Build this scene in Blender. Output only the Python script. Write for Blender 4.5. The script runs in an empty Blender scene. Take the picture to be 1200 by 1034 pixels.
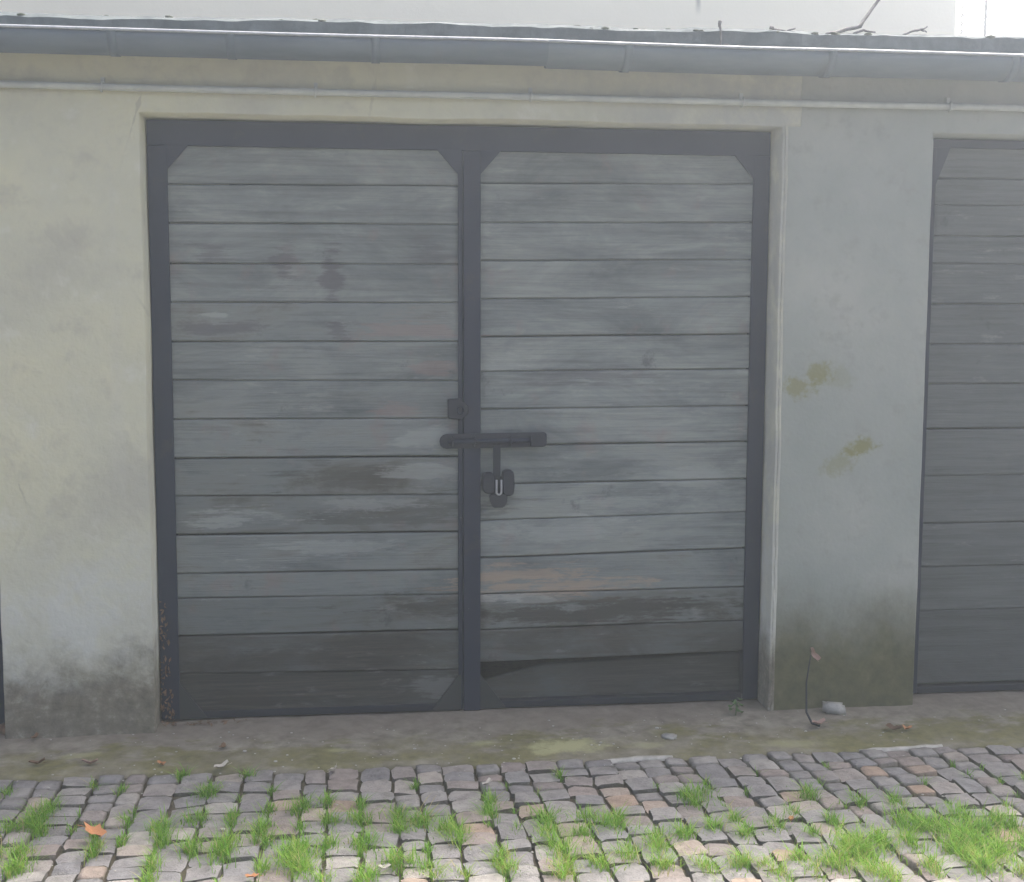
import bpy, bmesh, math, random
from mathutils import Vector, Matrix, noise

R = math.radians
random.seed(11)
scene = bpy.context.scene
COL = scene.collection

# ------------------------------------------------------------------ camera
F, YAW, PITCH, ROLL = 1500.0, 0.1228, 0.104, 0.0033
CAM = Vector((0.6774, -4.4253, 1.4368))
_fw = Vector((math.sin(YAW) * math.cos(PITCH), math.cos(YAW) * math.cos(PITCH), -math.sin(PITCH)))
_r = Vector((math.cos(YAW), -math.sin(YAW), 0))
_u = _r.cross(_fw)
_right = _r * math.cos(ROLL) + _u * math.sin(ROLL)
_up = -_r * math.sin(ROLL) + _u * math.cos(ROLL)
cd = bpy.data.cameras.new('camera')
cd.sensor_width = 36.0
cd.lens = 36.0 * F / 1200.0
cd.clip_start = 0.05
cd.clip_end = 500
cam = bpy.data.objects.new('camera', cd)
COL.objects.link(cam)
cam.matrix_world = Matrix(((_right.x, _up.x, -_fw.x, CAM.x), (_right.y, _up.y, -_fw.y, CAM.y),
                           (_right.z, _up.z, -_fw.z, CAM.z), (0, 0, 0, 1)))
scene.camera = cam

# ------------------------------------------------------------------ sky, sun, exposure
SUN_EL, SUN_AZ = R(58), R(42)
world = bpy.data.worlds.new('World')
scene.world = world
world.use_nodes = True
wn = world.node_tree
wn.nodes.clear()
sky = wn.nodes.new('ShaderNodeTexSky')
sky.sky_type = 'NISHITA'
sky.sun_disc = False
sky.sun_elevation = SUN_EL
sky.sun_rotation = SUN_AZ
sky.air_density = 0.36
sky.dust_density = 9.0
sky.ozone_density = 0.6
bg = wn.nodes.new('ShaderNodeBackground')
bg.inputs['Strength'].default_value = 0.12
wo = wn.nodes.new('ShaderNodeOutputWorld')
wn.links.new(sky.outputs[0], bg.inputs[0])
wn.links.new(bg.outputs[0], wo.inputs[0])
sd = bpy.data.lights.new('sun', 'SUN')
sd.energy = 1.5
sd.angle = R(22)
sd.color = (1.0, 0.96, 0.9)
sun = bpy.data.objects.new('sun', sd)
COL.objects.link(sun)
_s = Vector((math.sin(SUN_AZ) * math.cos(SUN_EL), math.cos(SUN_AZ) * math.cos(SUN_EL), math.sin(SUN_EL)))
sun.rotation_euler = _s.to_track_quat('Z', 'Y').to_euler()
sun.location = (2, 2, 12)
vs = scene.view_settings
vs.view_transform = 'Standard'
vs.look = 'None'
vs.gamma = 1
vs.use_curve_mapping = False
vs.exposure = 2.2
scene.cycles.use_denoising = True
scene.cycles.volume_bounces = 2
scene.cycles.sample_clamp_indirect = 0.5
scene.cycles.sample_clamp_direct = 4.0
scene.cycles.max_bounces = 8

HAZE_DENSITY = 0.028


# ------------------------------------------------------------------ pixel -> place
def ray(x, y):
    return _right * ((x - 600) / F) - _up * ((y - 517) / F) + _fw


def onY(x, y, Y):
    v = ray(x, y)
    return CAM + v * ((Y - CAM.y) / v.y)


def onZ(x, y, Z):
    v = ray(x, y)
    return CAM + v * ((Z - CAM.z) / v.z)


def to_px(p):
    d = Vector(p) - CAM
    z = d.dot(_fw)
    if z < 0.1:
        return (-9999, -9999)
    return (600 + F * d.dot(_right) / z, 517 - F * d.dot(_up) / z)


# ------------------------------------------------------------------ object helpers
def link(name, mesh, mat=None, parent=None, label=None, cat=None, group=None, kind=None):
    o = bpy.data.objects.new(name, mesh)
    COL.objects.link(o)
    if mat is not None and mesh is not None and not mesh.materials:
        mesh.materials.append(mat)
    if parent is not None:
        o.parent = parent
    if label:
        o['label'] = label
    if cat:
        o['category'] = cat
    if group:
        o['group'] = group
    if kind:
        o['kind'] = kind
    return o


def empty(name, loc, label, cat, group=None):
    o = link(name, None, label=label, cat=cat, group=group)
    o.location = loc
    o.empty_display_size = 0.1
    return o


def finish(bm, name, smooth=False):
    bm.normal_update()
    me = bpy.data.meshes.new(name)
    bm.to_mesh(me)
    bm.free()
    if smooth:
        for p in me.polygons:
            p.use_smooth = True
    return me


def bm_box(bm, x0, x1, y0, y1, z0, z1):
    vs_ = [bm.verts.new((x, y, z)) for x in (x0, x1) for y in (y0, y1) for z in (z0, z1)]
    q = [(0, 1, 3, 2), (4, 6, 7, 5), (0, 4, 5, 1), (2, 3, 7, 6), (0, 2, 6, 4), (1, 5, 7, 3)]
    fs = [bm.faces.new([vs_[i] for i in f]) for f in q]
    return vs_, fs


def box_mesh(name, x0, x1, y0, y1, z0, z1, bev=0.0, seg=1):
    bm = bmesh.new()
    bm_box(bm, x0, x1, y0, y1, z0, z1)
    bmesh.ops.recalc_face_normals(bm, faces=bm.faces)
    if bev > 0:
        bmesh.ops.bevel(bm, geom=list(bm.edges), offset=bev, segments=seg, affect='EDGES', profile=0.6)
    return finish(bm, name)


def bm_prism(bm, pts, y0, y1):
    """pts: (x,z) outline, extruded from y0 (front) to y1"""
    a = [bm.verts.new((p[0], y0, p[1])) for p in pts]
    b = [bm.verts.new((p[0], y1, p[1])) for p in pts]
    n = len(pts)
    bm.faces.new(a)
    bm.faces.new(list(reversed(b)))
    for i in range(n):
        j = (i + 1) % n
        bm.faces.new((a[j], a[i], b[i], b[j]))
    return a, b


def prism_mesh(name, pts, y0, y1, bev=0.0):
    bm = bmesh.new()
    bm_prism(bm, pts, y0, y1)
    bmesh.ops.recalc_face_normals(bm, faces=bm.faces)
    if bev > 0:
        bmesh.ops.bevel(bm, geom=list(bm.edges), offset=bev, segments=1, affect='EDGES')
    return finish(bm, name)


def bm_tube(bm, pts, radii, n=8, cap=True):
    pts = [Vector(p) for p in pts]
    if not hasattr(radii, '__len__'):
        radii = [radii] * len(pts)
    rings = []
    prev = None
    for i, p in enumerate(pts):
        t = (pts[min(i + 1, len(pts) - 1)] - pts[max(i - 1, 0)]).normalized()
        a = prev if prev is not None else (Vector((0, 0, 1)) if abs(t.z) < 0.9 else Vector((1, 0, 0)))
        a = (a - t * a.dot(t)).normalized()
        prev = a
        b = t.cross(a)
        rings.append([bm.verts.new(p + (a * math.cos(2 * math.pi * k / n) + b * math.sin(2 * math.pi * k / n)) * radii[i]) for k in range(n)])
    for i in range(len(rings) - 1):
        for k in range(n):
            bm.faces.new((rings[i][k], rings[i][(k + 1) % n], rings[i + 1][(k + 1) % n], rings[i + 1][k]))
    if cap:
        bm.faces.new(list(reversed(rings[0])))
        bm.faces.new(rings[-1])


def tube_mesh(name, pts, radii, n=8):
    bm = bmesh.new()
    bm_tube(bm, pts, radii, n)
    bmesh.ops.recalc_face_normals(bm, faces=bm.faces)
    return finish(bm, name, True)


def fbm(x, y, z, o=4):
    return noise.fractal(Vector((x, y, z)), 0.9, 2.0, o)


# ------------------------------------------------------------------ materials
class M:
    def __init__(self, name, rough=0.8, spec=0.3):
        self.m = bpy.data.materials.new(name)
        self.m.use_nodes = True
        self.t = self.m.node_tree
        self.b = self.t.nodes['Principled BSDF']
        self.b.inputs['Roughness'].default_value = rough
        self.b.inputs['Specular IOR Level'].default_value = spec
        self.tc = None

    def n(self, typ, **kw):
        nd = self.t.nodes.new(typ)
        for k, v in kw.items():
            setattr(nd, k, v)
        return nd

    def set(self, sock, v):
        if hasattr(v, 'node'):
            self.t.links.new(v, sock)
        else:
            sock.default_value = v

    def coord(self, kind='Object'):
        if kind == 'World':
            return self.n('ShaderNodeNewGeometry').outputs['Position']
        return self.n('ShaderNodeTexCoord').outputs[kind]

    def mapping(self, vec, scale=(1, 1, 1), loc=(0, 0, 0)):
        nd = self.n('ShaderNodeMapping')
        self.set(nd.inputs['Vector'], vec)
        self.set(nd.inputs['Scale'], scale)
        self.set(nd.inputs['Location'], loc)
        return nd.outputs[0]

    def noise(self, vec, scale=5, detail=4, rough=0.55, dist=0.0):
        nd = self.n('ShaderNodeTexNoise')
        self.set(nd.inputs['Vector'], vec)
        self.set(nd.inputs['Scale'], scale)
        self.set(nd.inputs['Detail'], detail)
        self.set(nd.inputs['Roughness'], rough)
        self.set(nd.inputs['Distortion'], dist)
        return nd.outputs['Fac']

    def ramp(self, fac, stops):
        nd = self.n('ShaderNodeValToRGB')
        self.set(nd.inputs[0], fac)
        el = nd.color_ramp.elements
        while len(el) < len(stops):
            el.new(0.5)
        for e, (p, c) in zip(el, stops):
            e.position = p
            e.color = (c, c, c, 1) if not hasattr(c, '__len__') else (*c, 1)
        return nd.outputs[0]

    def step(self, v, a, b, lo=0.0, hi=1.0):
        nd = self.n('ShaderNodeMapRange', interpolation_type='SMOOTHSTEP')
        self.set(nd.inputs[0], v)
        nd.inputs[1].default_value = a
        nd.inputs[2].default_value = b
        nd.inputs[3].default_value = lo
        nd.inputs[4].default_value = hi
        return nd.outputs[0]

    def math(self, op, a, b=0.0, c=0.0):
        nd = self.n('ShaderNodeMath', operation=op)
        self.set(nd.inputs[0], a)
        self.set(nd.inputs[1], b)
        if op == 'MULTIPLY_ADD':
            self.set(nd.inputs[2], c)
        return nd.outputs[0]

    def mix(self, fac, a, b, mode='MIX'):
        nd = self.n('ShaderNodeMix', data_type='RGBA', blend_type=mode)
        self.set(nd.inputs[0], fac)
        for s, v in ((nd.inputs[6], a), (nd.inputs[7], b)):
            if hasattr(v, '__len__') and len(v) == 3:
                v = (*v, 1)
            self.set(s, v)
        return nd.outputs[2]

    def sep(self, v):
        nd = self.n('ShaderNodeSeparateXYZ')
        self.set(nd.inputs[0], v)
        return nd.outputs

    def prop(self, name):
        nd = self.n('ShaderNodeAttribute', attribute_type='OBJECT', attribute_name=name)
        return nd.outputs['Fac']

    def geo(self, name):
        nd = self.n('ShaderNodeAttribute', attribute_type='GEOMETRY', attribute_name=name)
        return nd.outputs['Fac']

    def rnd(self):
        return self.n('ShaderNodeObjectInfo').outputs['Random']

    def col(self, v):
        if hasattr(v, '__len__') and not hasattr(v, 'node') and len(v) == 3:
            v = (*v, 1)
        self.set(self.b.inputs['Base Color'], v)

    def bump(self, h, strength=0.3, dist=0.01):
        nd = self.n('ShaderNodeBump')
        nd.inputs['Strength'].default_value = strength
        nd.inputs['Distance'].default_value = dist
        self.set(nd.inputs['Height'], h)
        self.t.links.new(nd.outputs[0], self.b.inputs['Normal'])

    def spot(self, pos, centre, rad, wob):
        """soft round stain in world XZ with a noisy edge; returns mask"""
        x, y, z = self.sep(pos)
        dx = self.math('MULTIPLY', self.math('SUBTRACT', x, centre[0]), 1.0 / rad[0])
        dz = self.math('MULTIPLY', self.math('SUBTRACT', z, centre[1]), 1.0 / rad[1])
        d = self.math('SQRT', self.math('ADD', self.math('MULTIPLY', dx, dx), self.math('MULTIPLY', dz, dz)))
        d = self.math('ADD', d, wob)
        return self.step(d, 1.05, 0.35)


def mat_cream():
    a = M('cream_plaster', 0.95, 0.15)
    p = a.coord('World')
    n1 = a.noise(p, 1.7, 6, 0.6)
    n2 = a.noise(p, 7.0, 8, 0.66, 0.15)
    n3 = a.noise(p, 45.0, 4, 0.6)
    base = a.ramp(n1, [(0.3, (0.46, 0.45, 0.385)), (0.5, (0.595, 0.585, 0.45)), (0.68, (0.66, 0.635, 0.455))])
    c = a.mix(a.step(n2, 0.50, 0.70, 0, 0.5), base, (0.44, 0.425, 0.36))
    c = a.mix(a.step(n2, 0.44, 0.30, 0, 0.5), c, (0.68, 0.67, 0.58))
    # rain streaks
    ns = a.noise(a.mapping(p, (14, 14, 0.8)), 1.0, 3, 0.5)
    c = a.mix(a.step(ns, 0.58, 0.75, 0, 0.25), c, (0.58, 0.57, 0.50))
    # scratches / fine cracks
    vor = a.n('ShaderNodeTexVoronoi', feature='DISTANCE_TO_EDGE')
    a.set(vor.inputs['Vector'], a.mapping(p, (2.1, 2.1, 1.3)))
    vor.inputs['Scale'].default_value = 1.0
    wv = a.math('ADD', vor.outputs['Distance'], a.math('MULTIPLY', a.math('SUBTRACT', n2, 0.5), 0.10))
    c = a.mix(a.math('MULTIPLY', a.step(wv, 0.010, 0.002), a.step(n1, 0.5, 0.62, 0, 0.35)), c, (0.25, 0.24, 0.21))
    # greyer old plaster towards the end of the lintel
    xx, _yy, z = a.sep(p)
    gm = a.math('MULTIPLY', a.step(a.math('ADD', xx, a.math('MULTIPLY', a.math('SUBTRACT', n1, 0.5), 2.5)), 0.9, 2.0), a.step(n2, 0.35, 0.6, 0.35, 0.9))
    c = a.mix(gm, c, (0.42, 0.425, 0.39))
    zz = a.math('ADD', z, a.math('MULTIPLY', a.math('SUBTRACT', a.noise(p, 4.5, 8, 0.72, 0.2), 0.5), 0.62))
    salts = a.math('MULTIPLY', a.step(zz, 0.75, 0.45), a.step(n2, 0.42, 0.62, 0.25, 0.8))
    c = a.mix(salts, c, (0.60, 0.61, 0.56))
    damp = a.step(zz, 0.36, 0.10)
    dcol = a.ramp(a.noise(p, 22, 5, 0.7), [(0.30, (0.075, 0.066, 0.048)), (0.55, (0.18, 0.157, 0.118)), (0.78, (0.38, 0.36, 0.31))])
    c = a.mix(a.math('MULTIPLY', damp, 0.88), c, dcol)
    a.col(c)
    h = a.math('MULTIPLY_ADD', n3, 0.35, n2)
    h = a.math('ADD', h, a.math('MULTIPLY', n1, 1.5))
    a.bump(h, 0.42, 0.012)
    return a.m


def mat_grey_wall():
    a = M('grey_plaster', 0.9, 0.2)
    p = a.coord('World')
    n1 = a.noise(p, 2.4, 7, 0.62)
    n2 = a.noise(p, 14, 7, 0.68)
    c = a.ramp(n1, [(0.3, (0.315, 0.34, 0.31)), (0.5, (0.36, 0.38, 0.345)), (0.7, (0.42, 0.43, 0.385))])
    c = a.mix(a.step(n2, 0.52, 0.72, 0, 0.45), c, (0.29, 0.285, 0.26))
    wob = a.math('MULTIPLY', a.math('SUBTRACT', a.noise(p, 15, 7, 0.72), 0.5), 3.4)
    for (px, py, rx, rz, k) in ((938, 452, .085, .045, .75), (957, 437, .07, .04, .75), (1011, 525, .07, .045, .9),
                                (985, 545, .07, .05, .5), (975, 440, .10, .05, .25)):
        q = onY(px, py, -.105)
        c = a.mix(a.math('MULTIPLY', a.spot(p, (q.x, q.z), (rx, rz), wob), k), c, (0.24, 0.235, 0.10))
    z = a.sep(p)[2]
    zz = a.math('ADD', z, a.math('MULTIPLY', a.math('SUBTRACT', a.noise(a.mapping(p, (1, 1, .7)), 5, 8, 0.72), 0.5), 0.34))
    c = a.mix(a.step(zz, 0.58, 0.25, 0, 0.30), c, (0.20, 0.205, 0.17))
    alg = a.step(zz, 0.50, 0.16, 0, 0.92)
    acol = a.ramp(a.noise(p, 16, 5, 0.65), [(0.3, (0.066, 0.066, 0.028)), (0.6, (0.125, 0.118, 0.056)), (0.8, (0.20, 0.185, 0.115))])
    c = a.mix(alg, c, acol)
    a.col(c)
    a.bump(a.math('MULTIPLY_ADD', n2, 0.5, a.noise(p, 60, 3, 0.5)), 0.2, 0.006)
    return a.m


TAN, DARKW, PALEW, PINKW, MUDW = (0.34, 0.275, 0.215), (0.055, 0.049, 0.040), (0.40, 0.42, 0.40), (0.33, 0.225, 0.20), (0.11, 0.10, 0.11)
STAINS = [(640, 690, .34, .06, TAN, .9), (620, 672, .26, .045, TAN, .75), (600, 700, .2, .025, PALEW, .6), (700, 716, .5, .06, DARKW, .8), (820, 712, .2, .05, DARKW, .6), (620, 703, .16, .014, PALEW, .5),
          (500, 712, .2, .05, DARKW, .65), (330, 770, .4, .05, DARKW, .5), (440, 560, .3, .06, DARKW, .5), (470, 598, .36, .06, DARKW, .5), (300, 820, .3, .04, DARKW, .5),
          (265, 608, .18, .035, PALEW, .5), (430, 590, .2, .03, PALEW, .45), (495, 552, .14, .05, PALEW, .5), (500, 512, .12, .04, PALEW, .4), (400, 640, .22, .03, PALEW, .35),
          (650, 620, .25, .05, PALEW, .35), (760, 590, .22, .05, PALEW, .3), (480, 385, .2, .045, PINKW, .36), (510, 432, .09, .04, PINKW, .36), (465, 483, .08, .025, PINKW, .36),
          (265, 385, .16, .035, MUDW, .6), (332, 312, .05, .07, MUDW, .6), (388, 322, .035, .09, MUDW, .7), (250, 297, .07, .03, MUDW, .45), (395, 385, .05, .05, MUDW, .6),
          (255, 369, .06, .015, PALEW, .5), (505, 295, .06, .06, MUDW, .4), (700, 440, .25, .04, MUDW, .3), (810, 560, .2, .04, PALEW, .35), (520, 805, .14, .04, PALEW, .3)]


def mat_boards(name, cols, dark, pink=0.0):
    """weathered painted planks; object properties tone, wear"""
    a = M(name, 0.82, 0.25)
    rnd = a.rnd()
    off = a.n('ShaderNodeCombineXYZ')
    a.set(off.inputs[0], a.math('MULTIPLY', rnd, 37.0))
    a.set(off.inputs[2], a.math('MULTIPLY', rnd, 91.0))
    oc = a.mapping(a.coord('Object'), (1, 1, 1), off.outputs[0])
    grain = a.noise(a.mapping(oc, (2.4, 40, 62)), 1.0, 8, 0.72, 0.25)
    fine = a.noise(a.mapping(oc, (7, 120, 190)), 1.0, 4, 0.6)
    blot = a.noise(a.mapping(oc, (2.2, 4, 5.5)), 1.0, 6, 0.66, 0.5)
    peel = a.noise(a.mapping(oc, (5.0, 14, 22)), 1.0, 8, 0.74, 0.2)
    big = a.noise(a.coord('World'), 2.2, 4, 0.6)
    wear = a.prop('wear')
    tone = a.prop('tone')
    c = a.ramp(blot, [(0.30, cols[0]), (0.5, cols[1]), (0.68, cols[2])])
    c = a.mix(1.0, c, a.ramp(grain, [(0.28, 0.66), (0.55, 1.02), (0.75, 1.16)]), 'MULTIPLY')
    if pink:
        pw = a.math('MULTIPLY', a.step(a.noise(a.coord('World'), 5.5, 5, 0.65), 0.55, 0.70), pink)
        c = a.mix(pw, c, (0.27, 0.19, 0.17))
    # bare dark wood where the paint has worn away
    wmask = a.math('ADD', a.math('MULTIPLY', wear, 0.42), a.math('ADD', a.math('MULTIPLY', blot, 0.55), a.math('MULTIPLY', grain, 0.35)))
    bare = a.step(wmask, 0.60, 0.78)
    wood = a.ramp(grain, [(0.28, dark[0]), (0.5, dark[1]), (0.75, dark[2])])
    c = a.mix(a.math('MULTIPLY', bare, 0.9), c, wood)
    for (px, py, rx, rz, colr, k) in STAINS:
        q = onY(px, py, 0.012)
        wb = a.math('MULTIPLY_ADD', a.math('SUBTRACT', peel, 0.5), 5.0, a.math('MULTIPLY', a.math('SUBTRACT', grain, 0.5), 3.2))
        c = a.mix(a.math('MULTIPLY', a.spot(a.coord('World'), (q.x, q.z), (rx, rz), wb), k), c, colr)
    # pale flakes
    fl = a.math('MULTIPLY', a.step(peel, 0.55, 0.72), a.step(big, 0.44, 0.58, 0.1, 0.5))
    c = a.mix(fl, c, (0.40, 0.41, 0.39))
    # dark drips and knots
    dr = a.noise(a.mapping(oc, (7, 8, 7)), 1.0, 7, 0.72)
    c = a.mix(a.math('MULTIPLY', a.step(dr, 0.60, 0.72), a.step(big, 0.46, 0.56, 0, 0.6)), c, (0.045, 0.05, 0.055))
    c = a.mix(1.0, c, tone, 'MULTIPLY')
    a.col(c)
    h = a.math('ADD', grain, a.math('MULTIPLY', fine, 0.5))
    h = a.math('SUBTRACT', h, a.math('MULTIPLY', bare, 0.4))
    a.bump(h, 0.55, 0.006)
    return a.m


def mat_metal(name, c0, c1, rust=0.25, rough=0.55):
    a = M(name, rough, 0.4)
    p = a.coord('World')
    n1 = a.noise(p, 6, 5, 0.6)
    n2 = a.noise(p, 38, 5, 0.65)
    c = a.mix(n1, c0, c1)
    c = a.mix(a.step(n2, 0.60, 0.74, 0, rust), c, (0.11, 0.055, 0.03))
    c = a.mix(a.math('MULTIPLY', a.step(a.noise(p, 9, 7, 0.72), 0.55, 0.66), min(1.0, rust * 3)), c, (0.045, 0.040, 0.036))
    c = a.mix(a.step(n2, 0.30, 0.24, 0, 0.5), c, (0.22, 0.23, 0.24))
    a.col(c)
    a.set(a.b.inputs['Roughness'], a.step(n1, 0.3, 0.7, rough - 0.1, rough + 0.2))
    a.bump(a.math('ADD', n2, n1), 0.15, 0.003)
    return a.m


def mat_plain(name, c0, c1, scale=20, rough=0.8, bump=0.2, spec=0.3, randomise=0.0):
    a = M(name, rough, spec)
    p = a.coord('World')
    n1 = a.noise(p, scale, 5, 0.62)
    c = a.mix(a.step(n1, 0.3, 0.7), c0, c1)
    if randomise:
        c = a.mix(1.0, c, a.ramp(a.rnd(), [(0, 1 - randomise), (1, 1 + randomise)]), 'MULTIPLY')
    a.col(c)
    if bump:
        a.bump(n1, bump, 0.004)
    return a.m


def mat_apron():
    a = M('worn_concrete', 0.92, 0.2)
    p = a.coord('World')
    x, y, z = a.sep(p)
    n1 = a.noise(p, 2.3, 6, 0.62)
    n2 = a.noise(p, 14, 6, 0.66, 0.3)
    n3 = a.noise(p, 90, 4, 0.6)
    c = a.ramp(n2, [(0.3, (0.13, 0.118, 0.092)), (0.5, (0.235, 0.217, 0.177)), (0.72, (0.34, 0.318, 0.265))])
    # damp brown grime near the doors
    yy = a.math('ADD', y, a.math('MULTIPLY', a.math('SUBTRACT', n1, 0.5), 0.4))
    c = a.mix(a.step(yy, -0.26, -0.08, 0, 0.5), c, (0.205, 0.175, 0.145))
    # moss where the apron meets the setts
    yo = a.math('ADD', y, a.math('MULTIPLY', a.math('SUBTRACT', a.noise(a.mapping(p, (1, 2.0, 1)), 5, 7, 0.7), 0.5), 0.9))
    moss = a.math('MULTIPLY', a.step(yo, -0.20, -0.34), a.step(yo, -0.56, -0.44, 0.4, 1))
    mc = a.ramp(a.noise(p, 30, 4, 0.7), [(0.3, (0.10, 0.098, 0.035)), (0.7, (0.20, 0.19, 0.07))])
    c = a.mix(a.math('MULTIPLY', moss, a.step(n1, 0.40, 0.58, 0.2, 0.8)), c, mc)
    wob = a.math('MULTIPLY', a.math('SUBTRACT', a.noise(p, 18, 5, 0.7), 0.5), 1.8)
    for (px, py, rx, ry, k) in ((665, 874, .16, .085, .9), (640, 880, .07, .045, .7), (760, 872, .10, .04, .4), (930, 870, .14, .05, .35), (565, 872, .06, .03, .5), (395, 880, .06, .02, .5), (95, 886, .10, .03, .4)):
        q = onZ(px, py, -.01)
        dx = a.math('MULTIPLY', a.math('SUBTRACT', x, q.x), 1 / rx)
        dy = a.math('MULTIPLY', a.math('SUBTRACT', y, q.y), 1 / ry)
        d = a.math('ADD', a.math('SQRT', a.math('ADD', a.math('MULTIPLY', dx, dx), a.math('MULTIPLY', dy, dy))), wob)
        c = a.mix(a.math('MULTIPLY', a.step(d, 1.05, 0.3), k), c, (0.40, 0.40, 0.22))
    # pale grit
    c = a.mix(a.step(n3, 0.70, 0.78, 0, 0.6), c, (0.36, 0.35, 0.32))
    a.col(c)
    a.bump(a.math('MULTIPLY_ADD', n3, 0.5, a.math('MULTIPLY', n2, 1.2)), 0.5, 0.006)
    return a.m


def mat_sett(src):
    a = M('granite_sett' + ('' if src == 'obj' else '_far'), 0.85, 0.3)
    p = a.coord('World')
    r = a.rnd() if src == 'obj' else a.geo('rnd')
    n1 = a.noise(p, 22, 5, 0.65)
    n2 = a.noise(p, 160, 3, 0.6)
    c = a.ramp(r, [(0.0, (0.185, 0.18, 0.18)), (0.18, (0.24, 0.23, 0.22)), (0.34, (0.20, 0.198, 0.20)), (0.5, (0.26, 0.25, 0.235)),
                   (0.66, (0.245, 0.21, 0.19)), (0.8, (0.215, 0.21, 0.205)), (0.9, (0.32, 0.305, 0.28)), (1.0, (0.31, 0.235, 0.18))])
    c = a.mix(1.0, c, a.ramp(n1, [(0.3, 0.78), (0.55, 1.2), (0.75, 1.4)]), 'MULTIPLY')
    c = a.mix(a.step(n2, 0.6, 0.75, 0, 0.4), c, (0.36, 0.35, 0.33))
    c = a.mix(a.step(n2, 0.4, 0.28, 0, 0.45), c, (0.09, 0.09, 0.09))
    # moss creeping up the sides
    nz = a.n('ShaderNodeNewGeometry').outputs['Normal']
    side = a.step(a.sep(nz)[2], 0.9, 0.45)
    c = a.mix(a.math('MULTIPLY', side, a.step(n1, 0.35, 0.6, 0.3, 0.85)), c, (0.07, 0.066, 0.042))
    c = a.mix(a.step(a.noise(p, 5, 5, 0.7), 0.58, 0.74, 0, 0.4), c, (0.13, 0.125, 0.085))
    a.col(c)
    a.bump(a.math('ADD', a.math('MULTIPLY_ADD', n2, 0.5, n1), a.noise(p, 60, 5, 0.7)), 0.8, 0.007)
    return a.m


def mat_soil():
    a = M('joint_soil', 1.0, 0.1)
    p = a.coord('World')
    c = a.ramp(a.noise(p, 35, 5, 0.7), [(0.3, (0.05, 0.042, 0.03)), (0.55, (0.10, 0.087, 0.06)), (0.75, (0.10, 0.115, 0.045))])
    a.col(c)
    a.bump(a.noise(p, 120, 4, 0.7), 0.6, 0.01)
    return a.m


def mat_grass():
    a = M('grass_blades', 0.55, 0.3)
    r = a.geo('rnd')
    c = a.ramp(r, [(0.0, (0.10, 0.26, 0.02)), (0.35, (0.17, 0.40, 0.03)), (0.7, (0.26, 0.47, 0.045)), (0.9, (0.38, 0.48, 0.08)), (1.0, (0.48, 0.42, 0.18))])
    a.col(c)
    tr = a.n('ShaderNodeBsdfTranslucent')
    a.t.links.new(c, tr.inputs['Color'])
    mx = a.n('ShaderNodeMixShader')
    mx.inputs[0].default_value = 0.4
    a.t.links.new(a.b.outputs[0], mx.inputs[1])
    a.t.links.new(tr.outputs[0], mx.inputs[2])
    a.t.links.new(mx.outputs[0], a.t.nodes['Material Output'].inputs[0])
    return a.m


def mat_backwall():
    a = M('offwhite_render', 0.9, 0.2)
    p = a.coord('World')
    n = a.noise(p, 0.8, 5, 0.6)
    c = a.ramp(n, [(0.3, (0.84, 0.78, 0.63)), (0.7, (0.90, 0.835, 0.67))])
    x, y, z = a.sep(p)
    q = onY(818, 15, 6.0)
    st = a.step(a.math('ADD', a.math('ABSOLUTE', a.math('SUBTRACT', x, q.x)), a.math('MULTIPLY', a.math('SUBTRACT', a.noise(p, 6, 4, 0.6), 0.5), 0.03)), 0.035, 0.006)
    st = a.math('MULTIPLY', st, a.step(z, 3.78, 3.92))
    c = a.mix(a.math('MULTIPLY', st, 0.75), c, (0.22, 0.21, 0.19))
    a.col(c)
    a.bump(a.noise(p, 40, 4, 0.6), 0.15, 0.01)
    return a.m


def mat_zinc(name, c0, c1):
    a = M(name, 0.55, 0.5)
    p = a.coord('World')
    n = a.noise(a.mapping(p, (3, 8, 14)), 1.0, 5, 0.62)
    c = a.mix(a.step(n, 0.3, 0.7), c0, c1)
    c = a.mix(a.step(a.noise(a.mapping(p, (9, 9, 2)), 1.0, 4, .6), 0.6, 0.75, 0, 0.4), c, (0.12, 0.13, 0.13))
    a.col(c)
    a.b.inputs['Metallic'].default_value = 0.25
    a.bump(n, 0.1, 0.004)
    return a.m


def mat_leaf(name, c0, c1):
    a = M(name, 0.7, 0.25)
    p = a.coord('Object')
    a.col(a.mix(a.step(a.noise(p, 45, 4, 0.6), 0.35, 0.65), c0, c1))
    a.bump(a.noise(p, 120, 3, 0.5), 0.4, 0.002)
    return a.m


CREAM = mat_cream()
GREY = mat_grey_wall()
BOARD = mat_boards('weathered_planks', [(0.125, 0.142, 0.142), (0.215, 0.236, 0.228), (0.315, 0.335, 0.31)],
                   [(0.022, 0.020, 0.016), (0.060, 0.056, 0.046), (0.125, 0.115, 0.095)], 0.35)
BOARD2 = mat_boards('greygreen_planks', [(0.125, 0.135, 0.13), (0.148, 0.16, 0.157), (0.17, 0.18, 0.175)],
                    [(0.05, 0.05, 0.05), (0.085, 0.085, 0.085), (0.13, 0.13, 0.13)], 0.0)
STEEL = mat_metal('dark_slate_steel', (0.007, 0.013, 0.033), (0.016, 0.023, 0.045), 0.14)
IRON = mat_metal('black_iron', (0.008, 0.011, 0.020), (0.020, 0.024, 0.036), 0.12)
GRIMY = mat_metal('grimy_steel', (0.022, 0.027, 0.03), (0.05, 0.053, 0.05), 0.4)
BRIGHT = mat_plain('worn_bright_steel', (0.26, 0.27, 0.28), (0.4, 0.4, 0.4), 60, 0.35, 0.1, 0.6)
ZINC = mat_zinc('zinc_gutter', (0.085, 0.115, 0.145), (0.125, 0.16, 0.19))
ZINC2 = mat_zinc('newer_zinc_gutter', (0.115, 0.15, 0.175), (0.16, 0.195, 0.215))
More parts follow.
